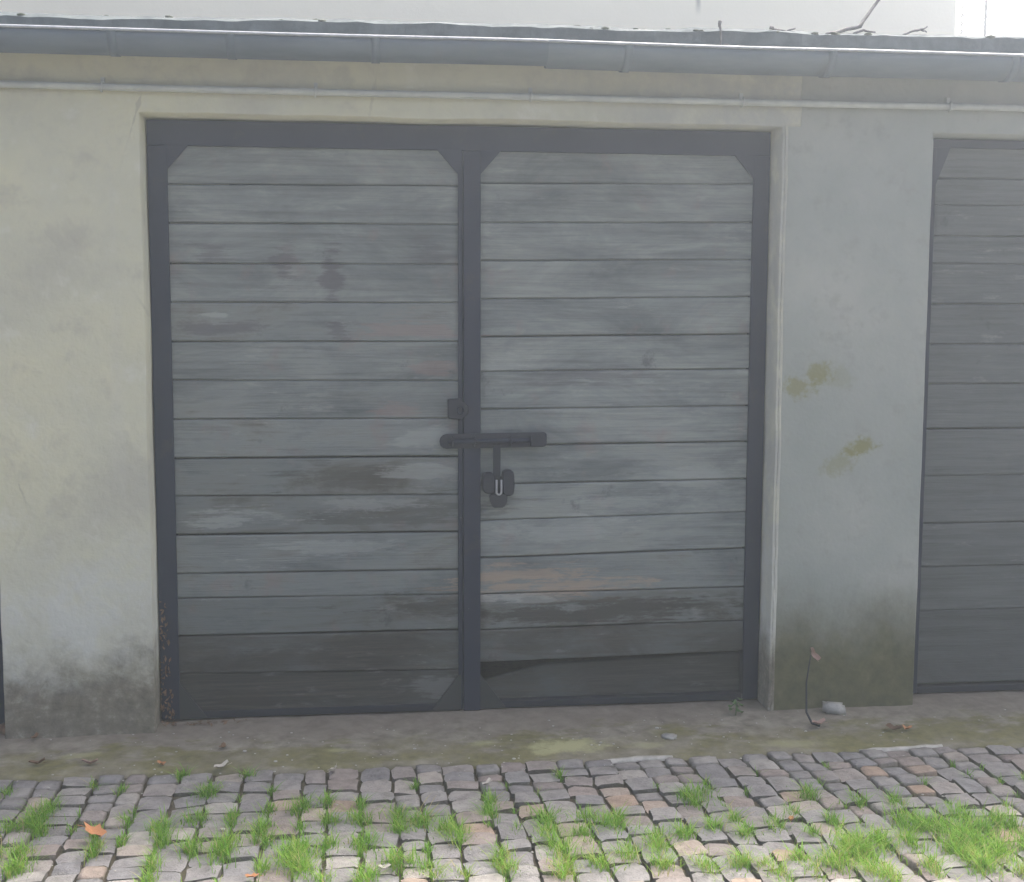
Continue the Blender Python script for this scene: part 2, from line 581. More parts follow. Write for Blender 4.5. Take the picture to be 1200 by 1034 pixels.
LIP = mat_plain('highlight_zinc_bead', (0.34, 0.37, 0.40), (0.5, 0.52, 0.55), 30, 0.3, 0.05, 0.7)  # paler than the troughs: the sky highlight on the bead put into its colour
ROOF = mat_plain('mossy_roofing_felt', (0.055, 0.072, 0.078), (0.11, 0.132, 0.135), 14, 0.95, 0.6)
MOSS = mat_plain('grey_moss', (0.06, 0.072, 0.05), (0.12, 0.135, 0.095), 40, 1.0, 0.8)
PIPE = mat_plain('pale_conduit', (0.44, 0.46, 0.43), (0.56, 0.58, 0.52), 10, 0.5, 0.05, 0.4)
APRON = mat_apron()
SETT = mat_sett('obj')
SETTF = mat_sett('mesh')
SOIL = mat_soil()
GRASS = mat_grass()
BACKW = mat_backwall()
FENCE = mat_plain('galvanised_wire', (0.06, 0.065, 0.07), (0.10, 0.10, 0.10), 20, 0.5, 0.0)
POSTW = mat_plain('white_fence_post', (0.75, 0.75, 0.74), (0.82, 0.82, 0.8), 8, 0.5, 0.0)
TWIG = mat_plain('grey_twig_bark', (0.09, 0.085, 0.085), (0.17, 0.16, 0.155), 60, 0.9, 0.4)
STONE = mat_plain('pale_rubble', (0.34, 0.34, 0.31), (0.5, 0.49, 0.45), 40, 0.9, 0.5, 0.2, 0.15)
EDGE = mat_plain('bare_pale_mortar', (0.34, 0.335, 0.30), (0.50, 0.49, 0.45), 35, 0.95, 0.6)
L_ORANGE = mat_leaf('orange_dry_leaf', (0.42, 0.17, 0.07), (0.52, 0.27, 0.13))
L_PINK = mat_leaf('pinkish_dry_leaf', (0.30, 0.19, 0.155), (0.42, 0.30, 0.25))
L_PALE = mat_leaf('bleached_dry_leaf', (0.45, 0.42, 0.36), (0.6, 0.57, 0.5))
L_BROWN = mat_leaf('brown_dry_leaf', (0.12, 0.075, 0.045), (0.22, 0.14, 0.085))
WEED = mat_leaf('weed_green', (0.07, 0.14, 0.045), (0.12, 0.2, 0.07))

# ------------------------------------------------------------------ ground, terrace
GZ = -0.031
bm = bmesh.new()
v = [bm.verts.new(c) for c in ((-35, -35, GZ), (35, -35, GZ), (35, 35, GZ), (-35, 35, GZ))]
bm.faces.new(v)
link('ground', finish(bm, 'ground'), SOIL, kind='structure', label='dark mossy soil under and between the cobblestones')
link('terrace', box_mesh('terrace', -34, 34, 5.62, 34, GZ + 0.004, 2.2), SOIL, kind='structure', label='raised earth terrace behind the garages')

# ------------------------------------------------------------------ garage row
WY = -0.11          # wall front
T_WALL = 0.22
XL0, XL1 = -2.63, -0.487        # left door opening
XM0, XM1 = 0.0, 2.139           # main door opening
XR0, XR1 = 2.684, 4.82          # right door opening
ZT = 2.056
garage = empty('garage_row', (1.07, 0.0, 0.0), 'low row of old plastered garages with plank doors under a mossy flat roof edge', 'garage')
garage.location = (0, 0, 0)


def steps(a, b, res):
    n = max(1, round((b - a) / res))
    return [a + (b - a) * i / n for i in range(n)]


def wall_mesh(name, xbreaks, zbreaks, keep, yf, res, wob):
    xs = []
    for a, b in zip(xbreaks, xbreaks[1:]):
        xs += steps(a, b, res)
    xs.append(xbreaks[-1])
    zs = []
    for a, b in zip(zbreaks, zbreaks[1:]):
        zs += steps(a, b, res)
    zs.append(zbreaks[-1])
    bm = bmesh.new()
    vv = {}

    def vert(i, j):
        if (i, j) not in vv:
            vv[(i, j)] = bm.verts.new((xs[i], yf, zs[j]))
        return vv[(i, j)]
    for i in range(len(xs) - 1):
        for j in range(len(zs) - 1):
            if keep((xs[i] + xs[i + 1]) / 2, (zs[j] + zs[j + 1]) / 2):
                bm.faces.new((vert(i, j), vert(i + 1, j), vert(i + 1, j + 1), vert(i, j + 1)))
    be = [e for e in bm.edges if e.is_boundary]
    ex = bmesh.ops.extrude_edge_only(bm, edges=be)
    nv = [g for g in ex['geom'] if isinstance(g, bmesh.types.BMVert)]
    for q in nv:
        q.co.y += T_WALL
    bmesh.ops.bevel(bm, geom=[e for e in be if e.is_valid], offset=0.011, segments=3, affect='EDGES', profile=0.5)
    bmesh.ops.recalc_face_normals(bm, faces=bm.faces)
    for q in bm.verts:
        c = q.co
        d = fbm(c.x * 1.6, 3.1, c.z * 1.6) * 0.006 + fbm(c.x * 9, 7.7, c.z * 9, 3) * 0.0022
        if c.y < yf + 0.1:
            c.y += d * wob
        c.x += fbm(c.x * 0.3 + 11, 1.3, c.z * 3.2, 4) * 0.0045 * wob
        c.z += fbm(c.x * 3.2, 5.3, c.z * 0.3 + 4, 4) * 0.004 * wob
    return finish(bm, name, True)


XB = 2.160      # plaster edge beside the main door
XC = 2.205      # and above it


def keep_l(x, z):
    if z > ZT and x < XC:
        return True
    if x > XB:
        return False
    return not (XL0 < x < XL1 and z < ZT) and not (XM0 < x < XM1 and z < ZT)


wl = link('wall', wall_mesh('wall_cream', [-3.15, XL0, XL1, XM0, XM1, XB, XC], [-0.03, ZT, 2.30], keep_l, WY, 0.03, 1.0), CREAM, garage)
wl['label'] = 'rough cream plaster wall with damp dirty foot'
wr = link('wall', wall_mesh('wall_grey', [XM1 + 0.009, XR0, XR1, 5.35], [-0.03, ZT - 0.012, 2.301],
                            lambda x, z: not (XR0 < x < XR1 and z < ZT - 0.012), WY + 0.007, 0.03, 0.45), GREY, garage)
wr['label'] = 'smooth grey plaster wall with green algae at its foot'
# side, back and party walls so the interior is closed and dark
for (x0, x1, y0, y1) in ((-3.14, -2.95, 0.125, 5.3), (5.15, 5.34, 0.125, 5.3), (-0.34, -0.15, 0.125, 5.3), (2.32, 2.5, 0.125, 5.3), (-3.14, 5.34, 5.31, 5.5)):
    link('wall', box_mesh('inner_wall', x0, x1, y0, y1, -0.04, 2.298), CREAM, garage)

# roof slab with an uneven, mossy front edge
bm = bmesh.new()
nx = 280
prof = [(-0.135, 2.255), (-0.192, 2.258), (-0.200, 2.295), (-0.196, 2.338), (-0.165, 2.352), (-0.08, 2.358), (0.4, 2.375), (2.5, 2.40), (5.55, 2.42), (5.55, 2.256)]
rings = []
for i in range(nx + 1):
    x = -3.3 + 8.8 * i / nx
    ring = []
    for k, (yy, zz) in enumerate(prof):
        w = 1.0 if 1 <= k <= 5 else 0.0
        dz = (fbm(x * 2.2, k * 0.2, 2.0) * 0.008 + fbm(x * 11, k * 0.9, 5.0) * 0.004) * w
        dy = fbm(x * 6, k * 1.3, 9.0) * 0.006 * w
        ring.append(bm.verts.new((x, yy + dy, zz + dz + (0.006 * (x - 1)) * w)))
    rings.append(ring)
n = len(prof)
for a, b in zip(rings, rings[1:]):
    for k in range(n):
        bm.faces.new((a[k], a[(k + 1) % n], b[(k + 1) % n], b[k]))
bm.faces.new(rings[0])
bm.faces.new(list(reversed(rings[-1])))
bmesh.ops.recalc_face_normals(bm, faces=bm.faces)
roof = link('roof', finish(bm, 'roof'), ROOF, garage)
# cushions of moss along the edge
bm = bmesh.new()
for i in range(260):
    x = random.uniform(-3.2, 5.4)
    if noise.noise(Vector((x * 1.4, 0.3, 0.0))) < -0.12 and random.random() < 0.75:
        continue
    s = random.uniform(0.004, 0.011)
    y = random.uniform(-0.195, -0.05)
    z = 2.343 + (0.010 if y > -0.16 else 0.0) + 0.006 * (x - 1)
    r0 = bmesh.ops.create_icosphere(bm, subdivisions=1, radius=1.0)
    for q in r0['verts']:
        c = q.co
        k = 1 + 0.35 * noise.noise(c * 2.1 + Vector((i, 0, 0)))
        q.co = Vector((x + c.x * s * 1.8 * k, y + c.y * s * 1.5 * k, z + c.z * s * 0.75 * k))
link('moss', finish(bm, 'moss', True), MOSS, roof, kind='stuff')


# gutters: half-round troughs with a rolled bead coloured as a highlight, brackets
def gutter(x0, x1, yc, zf, rad, mat, sag, parent, end_drop=0.0):
    bm = bmesh.new()
    nseg = max(6, int((x1 - x0) / 0.08))
    rows = []
    for i in range(nseg + 1):
        t = i / nseg
        x = x0 + (x1 - x0) * t
        dz = sag * math.sin(math.pi * t) + noise.noise(Vector((x * 1.3, 2, 0))) * 0.004 + end_drop * max(0, 1 - (x - x0) / 0.5) ** 2
        row = []
        for rr in (rad, rad - 0.004):
            for k in range(13):
                a = math.pi * k / 12
                row.append((x, yc - rr * math.cos(a), zf + dz - rr * math.sin(a) * 1.02))
        rows.append([bm.verts.new(c) for c in row])
    for a, b in zip(rows, rows[1:]):
        for k in range(12):
            bm.faces.new((a[k], a[k + 1], b[k + 1], b[k]))
            bm.faces.new((a[13 + k + 1], a[13 + k], b[13 + k], b[13 + k + 1]))
        bm.faces.new((a[0], b[0], b[13], a[13]))
        bm.faces.new((a[12], a[25], b[25], b[12]))
    bmesh.ops.recalc_face_normals(bm, faces=bm.faces)
    g = link('gutter', finish(bm, 'gutter', True), mat, parent)
    pts = []
    for i in range(nseg + 1):
        t = i / nseg
        x = x0 + (x1 - x0) * t
        dz = sag * math.sin(math.pi * t) + noise.noise(Vector((x * 1.3, 2, 0))) * 0.004 + end_drop * max(0, 1 - (x - x0) / 0.5) ** 2
        pts.append((x, yc - rad - 0.002, zf + dz + 0.003))
    link('bead', tube_mesh('bead', pts, 0.0048, 8), LIP, g)
    return g


def bracket(px, g, yc, zf, rad, mat):
    x = onY(px, 60, yc).x
    bm = bmesh.new()
    a_ = []
    for i in range(11):
        a = math.pi * i / 10
        p = []
        for rr in (rad + 0.0035, rad + 0.001):
            for xx in (x - 0.013, x + 0.013):
                p.append(bm.verts.new((xx, yc - rr * math.cos(a), zf - rr * math.sin(a) * 1.02)))
        a_.append(p)
    for a, b in zip(a_, a_[1:]):
        for k0, k1 in ((0, 1), (1, 3), (3, 2), (2, 0)):
            bm.faces.new((a[k0], a[k1], b[k1], b[k0]))
    bmesh.ops.recalc_face_normals(bm, faces=bm.faces)
    link('bracket', finish(bm, 'bracket', True), mat, g)


XJ = onY(658, 60, -0.27).x
g1 = gutter(-3.3, XJ, -0.268, 2.268, 0.062, ZINC, -0.002, garage)
g2 = gutter(XJ - 0.05, 5.5, -0.2625, 2.2675, 0.068, ZINC2, -0.001, garage, 0.0)
for px in (135, 272, 440, 385 - 400):
    bracket(px, g1, -0.268, 2.267, 0.062, ZINC)
for px in (732, 968, 1180):
    bracket(px, g2, -0.2625, 2.266, 0.068, ZINC2)

# fascia board behind the gutter
link('fascia_board', box_mesh('fascia_board', -3.2, 5.4, -0.145, -0.121, 2.232, 2.303, 0.003), ROOF, garage)

# conduit clipped along the lintel
cp = []
for i in range(61):
    x = -3.0 + 8.2 * i / 60
    cp.append((x, WY - 0.022, 2.130 + noise.noise(Vector((x * 0.8, 0, 8))) * 0.005))
conduit = link('conduit_pipe', tube_mesh('conduit_pipe', cp, 0.0115, 10), PIPE, garage)
for px in (-130, 120, 370, 622, 870, 1113, 1350):
    x = onY(px, 115, -0.13).x
    bm = bmesh.new()
    z = 2.130 + noise.noise(Vector((x * 0.8, 0, 8))) * 0.005
    pts = [(x + 0.002 * math.sin(a), WY - 0.022 - 0.0145 * math.cos(a), z + 0.0145 * math.sin(a)) for a in [R(-110 + 22 * k) for k in range(11)]]
    bm_tube(bm, pts, 0.0035, 6)
    bm_box(bm, x - 0.006, x + 0.006, WY - 0.010, WY + 0.006, z + 0.010, z + 0.032)
    bmesh.ops.recalc_face_normals(bm, faces=bm.faces)
    link('clip', finish(bm, 'clip'), PIPE, conduit)

# ------------------------------------------------------------------ doors


def board(door, x0, x1, zl0, zr0, zl1, zr1, mat, wear, tone, yf=0.012, notch=None):
    """plank from x0 to x1, lower edge zl0..zr0, upper edge zl1..zr1; front at yf"""
    ox, oz = (x0 + x1) / 2, (zl0 + zr0 + zl1 + zr1) / 4
    bm = bmesh.new()
    nseg = 4
    j = random.uniform(-0.002, 0.002)
    loops = []
    for i in range(nseg + 1):
        t = i / nseg
        x = x0 + (x1 - x0) * t
        za = zl0 + (zr0 - zl0) * t + random.uniform(-0.0009, 0.0009)
        zb = zl1 + (zr1 - zl1) * t + random.uniform(-0.0009, 0.0009)
        if notch and t < 0.01:
            zb -= notch
        ch = 0.004
        yo = yf + j + math.sin(t * 3.1 + j * 900) * 0.0015
        prof = [(za, yo + 0.020), (za, yo + ch), (za + ch, yo), (zb - ch, yo + random.uniform(-.001, .001)), (zb, yo + ch), (zb, yo + 0.020)]
        loops.append([bm.verts.new((x - ox, y, z - oz)) for z, y in prof])
    for a, b in zip(loops, loops[1:]):
        for k in range(6):
            bm.faces.new((a[k], a[(k + 1) % 6], b[(k + 1) % 6], b[k]))
    bm.faces.new(loops[0])
    bm.faces.new(list(reversed(loops[-1])))
    bmesh.ops.recalc_face_normals(bm, faces=bm.faces)
    o = link('board', finish(bm, 'board'), mat, door)
    o.location = (ox, 0, oz)
    o['wear'] = float(wear)
    o['tone'] = float(tone)
    return o


def lin(p, q, x):
    t = (x - p.x) / (q.x - p.x)
    return p.z + (q.z - p.z) * t


def steel(door_frame_boxes, name, parent=None, mat=STEEL, bev=0.002):
    bm = bmesh.new()
    for b in door_frame_boxes:
        b2 = bmesh.new()
        bm_box(b2, *b)
        bmesh.ops.recalc_face_normals(b2, faces=b2.faces)
        bmesh.ops.bevel(b2, geom=list(b2.edges), offset=bev, segments=1, affect='EDGES')
        me = bpy.data.meshes.new('t')
        b2.to_mesh(me)
        b2.free()
        bm.from_mesh(me)
        bpy.data.meshes.remove(me)
    return link(name, finish(bm, name), mat, parent)


def make_door(x0, x1, zt, xa, xb, xc, xd, rail, label, gw=0.068, gh=0.078, bottom=0.012, nlow=4):
    """door part (steel frame mesh); xa..xb boards of left leaf, xc..xd of right leaf"""
    d = steel([
        (x0, xa, 0.0, 0.045, bottom, zt - rail - 0.0005),
        (xd, x1, 0.0, 0.045, bottom, zt - rail - 0.0005),
        (x0, x1, 0.0, 0.045, zt - rail, zt),
        (xb, xb + 0.016, 0.001, 0.045, bottom, zt - rail - 0.0005),
        (xb + 0.018, xc, -0.006, 0.045, bottom - 0.004, zt - rail - 0.0008),
    ], 'garage_door', garage)
    d['label'] = label
    zr = zt - rail
    for (cx, s) in ((xa, 1), (xb, -1), (xc, 1), (xd, -1)):
        o = link('gusset_plate', prism_mesh('gusset_plate', [(cx - s * 0.01, zr + 0.01), (cx + s * gw, zr + 0.01), (cx + s * gw, zr), (cx, zr - gh), (cx - s * 0.01, zr - gh)], 0.0006, 0.009), STEEL, d)
    for (cx, s) in ((xa, 1), (xb, -1), (xc, 1), (xd, -1))[:nlow]:
        link('gusset_plate', prism_mesh('gusset_plate', [(cx - s * 0.01, bottom), (cx + s * 0.09, bottom), (cx + s * 0.09, bottom + 0.004), (cx, bottom + 0.125), (cx - s * 0.01, bottom + 0.125)], 0.0006, 0.009), GRIMY, d)
    for (u, w) in ((xa, xb), (xc, xd)):
        link('bottom_rail', box_mesh('bottom_rail', u + 0.001, w - 0.001, 0.004, 0.044, bottom - 0.002, bottom + 0.022, 0.002), IRON, d)
    return d


fx = lambda px, py=500: onY(px, py, 0.0).x
XA, XB_, XC_, XD = fx(203), fx(537), fx(563), fx(877)
door = make_door(0.004, 2.134, 2.050, XA, XB_, XC_, XD, 0.083,
                 'weathered grey double plank door in a dark slate steel frame with a sliding bolt', nlow=3)
YL = [(170, 172), (216, 218), (261.5, 263), (309, 310), (354.5, 355), (400.5, 400.5), (446, 446.5), (492, 490.5), (538, 535.5), (582, 580), (628, 624), (673, 668), (702, 697), (746.5, 739), (790, 785), (838, 835)]
WL = [0.05, 0.05, 0.18, 0.22, 0.38, 0.26, 0.30, 0.36, 0.46, 0.5, 0.42, 0.42, 0.52, 0.66, 0.8]
TL = [1.00, 1.0, 1.02, 1.0, 1.02, 0.96, 0.95, 1.0, 0.98, 0.96, 1.02, 1.0, 0.88, 0.80, 0.78]
YR = [(168, 170), (215, 216), (261, 261), (305.6, 304.5), (351, 348), (395, 392), (436, 432.5), (480, 476), (523.4, 518), (568, 561.6), (610.5, 600), (654.6, 643), (697, 688), (738.5, 727), (777, 763)]
WR = [0.02, 0.03, 0.08, 0.10, 0.10, 0.14, 0.12, 0.12, 0.25, 0.28, 0.28, 0.38, 0.5, 0.66, 0.75]
TR = [1.0, 1.02, 1.05, 1.03, 1.06, 1.05, 1.07, 1.06, 1.0, 1.05, 1.06, 1.05, 0.95, 0.85, 0.8]
GAPS_L = {7: 0.005, 9: 0.005, 12: 0.005, 10: 0.003}


def leaf_boards(d, ys, x0, x1, pxl, pxr, mat, wears, tones, gap=0.0022, big=None):
    L = [onY(pxl, y[0], 0.012) for y in ys]
    Rr = [onY(pxr, y[1], 0.012) for y in ys]
    zl = [lin(a, b, x0) for a, b in zip(L, Rr)]
    zr = [lin(a, b, x1) for a, b in zip(L, Rr)]
    for i in range(len(ys) - 1):
        gp = (big or {}).get(i, gap)
        top = 0.012 if i == 0 else 0.0
        board(d, x0 - 0.006, x1 + 0.006, zl[i + 1] + gp, zr[i + 1] + gp, zl[i] - gap * 0.4 + top, zr[i] - gap * 0.4 + top, mat, wears[i], tones[i])
    return zl, zr


leaf_boards(door, YL, XA, XB_, 205, 535, BOARD, WL, TL, 0.002, GAPS_L)
zl, zr = leaf_boards(door, YR, XC_, XD, 563, 876, BOARD, WR, TR, 0.002, {7: 0.004, 10: 0.004, 4: 0.003})
# loose bottom board of the right leaf, set back, with a broken corner
lb = board(door, XC_ - 0.004, XD + 0.006, 0.018, 0.018, zl[-1] - 0.030, zr[-1] - 0.016, BOARD, 0.8, 0.95, 0.052, 0.05)
lb['label'] = 'loose dark bottom board set back under a gap'

# sliding bolt, lock case and staple
bz = onY(578, 517, -0.012).z
bx0, bx1 = onY(515, 517, -0.012).x, onY(641, 517, -0.012).x
bolt_pts = []
hh = 0.026
for (cx, a0) in ((bx1 - 0.014, -90), (bx0 + hh, 90)):
    rr = 0.014 if cx > bx0 + 0.1 else hh
    for k in range(7):
        a = R(a0 + 30 * k)
        if rr < hh:
            sx, sz = math.cos(a), math.sin(a)
            bolt_pts.append((cx + rr * sx, bz + (hh - rr) * (1 if sz > 0 else -1) + rr * sz + 0.004))
        else:
            bolt_pts.append((cx + rr * math.cos(a), bz + rr * math.sin(a)))
bolt = link('bolt', prism_mesh('bolt', bolt_pts, -0.014, -0.007, 0.0015), IRON, door)
bolt['label'] = 'black iron sliding bolt across both leaves'
# packing block behind the plate on the right leaf, standing on the boards
link('backing_block', box_mesh('backing_block', XC_ + 0.002, bx1 - 0.02, -0.0068, 0.0118, bz - 0.018, bz + 0.02, 0.002), IRON, bolt)
link('rod', tube_mesh('rod', [(bx0 + 0.03, -0.021, bz - 0.001), (bx1 - 0.06, -0.021, bz + 0.003)], 0.0085, 10), STEEL, bolt)
for px in (530, 556, 598, 622):
    x = onY(px, 517, -0.02).x
    bm = bmesh.new()
    bm_tube(bm, [(x, -0.012 - 0.019 * math.sin(R(a)) - 0.0, bz + 0.0155 * math.cos(R(a))) for a in range(0, 181, 22)], 0.0035, 6)
    link('loop', finish(bm, 'loop', True), IRON, bolt)
hx = onY(582, 540, -0.02).x
link('hasp_strap', box_mesh('hasp_strap', hx - 0.013, hx + 0.013, -0.024, -0.018, bz - 0.125, bz - 0.012, 0.0015), IRON, bolt)
sx0, sz0 = onY(584, 566, -0.012).x, onY(584, 566, -0.012).z
sta = link('staple_guard', prism_mesh('staple_guard', [(sx0 - 0.018, sz0 - 0.05), (sx0 + 0.018, sz0 - 0.05), (sx0 + 0.03, sz0 - 0.03), (sx0 + 0.03, sz0 + 0.02), (sx0 - 0.03, sz0 + 0.02), (sx0 - 0.03, sz0 - 0.03)], 0.006, 0.0125, 0.001), IRON, door)
for s in (-1, 1):
    cxx = sx0 + s * 0.034
    pts = []
    for k in range(12):
        a = 2 * math.pi * k / 12
        pts.append((cxx + (abs(math.cos(a)) ** 0.6) * math.copysign(0.022, math.cos(a)), sz0 + (abs(math.sin(a)) ** 0.5) * math.copysign(0.046, math.sin(a)) * (0.8 if s < 0 else 1)))
    link('cheek', prism_mesh('cheek', pts, -0.028, 0.0125, 0.004), IRON, sta)
kx, kz = onY(537, 480, -0.01).x, onY(537, 480, -0.01).z
lc = link('lock_case', prism_mesh('lock_case', [(kx - 0.036, kz - 0.03), (kx + 0.008, kz - 0.036), (kx + 0.034, kz - 0.014), (kx + 0.036, kz + 0.012), (kx + 0.006, kz + 0.038), (kx - 0.036, kz + 0.036)], -0.022, 0.012, 0.003), IRON, door)
bm = bmesh.new()
bm_tube(bm, [(kx + 0.006 + 0.010 * math.cos(a), -0.024, kz - 0.002 + 0.013 * math.sin(a)) for a in [2 * math.pi * k / 10 for k in range(11)]], 0.003, 6)
link('keyhole_ring', finish(bm, 'keyhole_ring', True), STEEL, lc)

# padlock hanging in the staple: a thing of its own
pl = empty('padlock', (sx0, -0.018, sz0 - 0.062), 'small dark padlock with bright shackle hanging under the sliding bolt', 'padlock')
bm = bmesh.new()
pts = [(-0.030, -0.006), (-0.018, -0.024), (0.018, -0.024), (0.030, -0.006), (0.031, 0.024), (-0.031, 0.024)]
bm_prism(bm, pts, -0.009, 0.009)
bmesh.ops.recalc_face_normals(bm, faces=bm.faces)
bmesh.ops.bevel(bm, geom=list(bm.edges), offset=0.003, segments=2, affect='EDGES')
link('body', finish(bm, 'padlock_body'), IRON, pl)
sh = [(-0.0085, 0.0, 0.075), (-0.0085, 0, 0.04), (-0.0085, 0, 0.033)] + [(-0.0085 * math.cos(a), -0.002, 0.031 - 0.0085 * math.sin(a)) for a in [math.pi * k / 8 for k in range(1, 8)]] + [(0.0085, 0, 0.033), (0.0085, 0, 0.04), (0.0085, 0, 0.075)]
sh = [(x, -0.012, z) for x, y, z in sh]
link('shackle', tube_mesh('shackle', sh, 0.0036, 8), BRIGHT, pl)
# the bow: leg from the body up to the shackle
link('shackle_leg', tube_mesh('shackle_leg', [(0.0, -0.004, 0.018), (0.0, -0.006, 0.03)], 0.005, 8), IRON, pl)

# right-hand door
RYS = [168, 210, 241, 277, 309.5, 356.5, 403.5, 450, 503, 557, 613, 663, 714.5, 800]
xr0, xr1 = XR0 + 0.003, XR1 - 0.003
rxa = xr0 + 0.06
rxb = (xr0 + xr1) / 2 - 0.045
rxc, rxd = rxb + 0.08, xr1 - 0.06
door2 = make_door(xr0, xr1, 2.038, rxa, rxb, rxc, rxd, 0.03,
                  'tidy grey-green plank door with thin frame beside the smooth grey pillar', 0.05, 0.13, nlow=0)
RY2 = [(y, y + 0.9 - (y - 380) * 0.004 * 2.2) for y in RYS]
WRR = [0, 0, 0.02, 0.02, 0.02, 0.05, 0.04, 0.06, 0.08, 0.1, 0.1, 0.2, 0.45]
TRR = [0.98, 1.0, 1.0, 1.01, 1.0, 1.0, 0.98, 1.0, 0.96, 0.93, 0.88, 0.86, 0.72]
zz = [onY(1150, y, 0.012).z for y in RYS]
for (u, w) in ((rxa, rxb), (rxc, rxd)):
    for i in range(len(zz) - 1):
        gp = 0.004 if i in (7, 9) else 0.0016
        lo = max(zz[i + 1], 0.012)
        board(door2, u - 0.006, w + 0.006, lo + gp, lo + gp, zz[i] - 0.0006, zz[i] - 0.0006, BOARD2, WRR[i], TRR[i])
# left-hand door (only its edge is in the photograph)
xl0, xl1 = XL0 + 0.003, XL1 - 0.003
lxa, lxb = xl0 + 0.07, (xl0 + xl1) / 2 - 0.045
lxc, lxd = lxb + 0.08, xl1 - 0.07
door3 = make_door(xl0, xl1, 2.05, lxa, lxb, lxc, lxd, 0.08, 'plank door in dark steel frame beyond the cream plaster pillar')
for (u, w) in ((lxa, lxb), (lxc, lxd)):
    z = 1.97
    while z > 0.05:
        h = min(random.uniform(0.115, 0.14), z - 0.012)
        board(door3, u - 0.006, w + 0.006, z - h + 0.002, z - h + 0.002, z - 0.0006, z - 0.0006, BOARD, random.uniform(0.1, 0.6), random.uniform(0.85, 1.05))
        z -= h

# ------------------------------------------------------------------ concrete apron


def apron_front(x):
    return -0.462 - 0.028 * (x - 1.0) / 1.6 + fbm(x * 2.3, 0.5, 3.3, 4) * 0.022 + fbm(x * 14, 1.5, 3.3, 3) * 0.006


def apron_z(x, y):
    t = min(1.0, max(0.0, (-0.05 - y) / 0.45))
    return 0.004 - 0.022 * t + fbm(x * 3, y * 3, 1.7) * 0.004 + fbm(x * 16, y * 16, 6.1, 3) * 0.0016


bm = bmesh.new()
nx, ny = 400, 30
rows = []
for i in range(nx + 1):
    x = -3.4 + 9.0 * i / nx
    yf = apron_front(x)
    row = [bm.verts.new((x, yf - 0.004, GZ - 0.01))]
    row.append(bm.verts.new((x, yf, apron_z(x, yf) - 0.010)))
    for j in range(ny + 1):
        t = j / ny
        y = yf + 0.012 + (0.3 - yf - 0.012) * t ** 1.1
        row.append(bm.verts.new((x, y, apron_z(x, y))))
    rows.append(row)
for a, b in zip(rows, rows[1:]):
    for k in range(len(a) - 1):
        bm.faces.new((a[k], b[k], b[k + 1], a[k + 1]))
bmesh.ops.recalc_face_normals(bm, faces=bm.faces)
apron = link('concrete_apron', finish(bm, 'concrete_apron', True), APRON, kind='structure', label='dirty mossy concrete strip in front of the garage doors')
for (p0, p1, yy) in ((708, 792, 890), (1012, 1117, 882), (625, 668, 893)):
    a, b = onZ(p0, yy, -0.012), onZ(p1, yy, -0.012)
    n = 12
    bm = bmesh.new()
    rr = []
    for i in range(n + 1):
        t = i / n
        x = a.x + (b.x - a.x) * t
        y = apron_front(x)
        w = 0.010 * (0.6 + 0.8 * abs(noise.noise(Vector((x * 18, 0, 1))))) * min(1, 5 * t + .2, 5 * (1 - t) + .2)
        z = apron_z(x, y)
        rr.append([bm.verts.new(c) for c in ((x, y - 0.011, GZ + 0.004), (x, y - 0.010, z - 0.002), (x, y - 0.004, z + 0.004), (x, y + w + 0.004, z + 0.003), (x, y + w + 0.008, z - 0.02))])
    for u, w in zip(rr, rr[1:]):
        for k in range(4):
            bm.faces.new((u[k], w[k], w[k + 1], u[k + 1]))
    bm.faces.new(rr[0])
    bm.faces.new(list(reversed(rr[-1])))
    bmesh.ops.recalc_face_normals(bm, faces=bm.faces)
    link('mortar_edge', finish(bm, 'mortar_edge', True), EDGE if p0 > 700 else APRON, apron)

# ------------------------------------------------------------------ cobbles
paving = None


def sett_mesh(seed):
    rnd = random.Random(seed)
    bm = bmesh.new()
    g = [-0.5, -0.30, 0.30, 0.5]
    jx = [[rnd.uniform(-0.05, 0.05) for _ in range(4)] for _ in range(4)]
    jy = [[rnd.uniform(-0.05, 0.05) for _ in range(4)] for _ in range(4)]
    vv = [[None] * 4 for _ in range(4)]
    tilt = (rnd.uniform(-.08, .08), rnd.uniform(-.08, .08))
    for i in range(4):
        for j in range(4):
            x, y = g[i], g[j]
            edge = (i in (0, 3)) + (j in (0, 3))
            z = (0.0, -0.05, -0.13)[edge] + rnd.uniform(-0.06, 0.06) + x * tilt[0] + y * tilt[1]
            s = 0.94 if edge == 2 else 1.0
            vv[i][j] = bm.verts.new((x * s + jx[i][j], y * s + jy[i][j], z))
    for i in range(3):
        for j in range(3):
            bm.faces.new((vv[i][j], vv[i + 1][j], vv[i + 1][j + 1], vv[i][j + 1]))
    ring = [vv[i][0] for i in range(4)] + [vv[3][j] for j in range(1, 4)] + [vv[i][3] for i in (2, 1, 0)] + [vv[0][j] for j in (2, 1)]
    low = [bm.verts.new((q.co.x * 1.03, q.co.y * 1.03, -1.0)) for q in ring]
    for k in range(12):
        bm.faces.new((ring[k], low[k], low[(k + 1) % 12], ring[(k + 1) % 12]))
    bmesh.ops.recalc_face_normals(bm, faces=bm.faces)
    for k in range(12):
        bm.edges.get((ring[k], ring[(k + 1) % 12])).smooth = False
    return finish(bm, 'cobblestone', True)


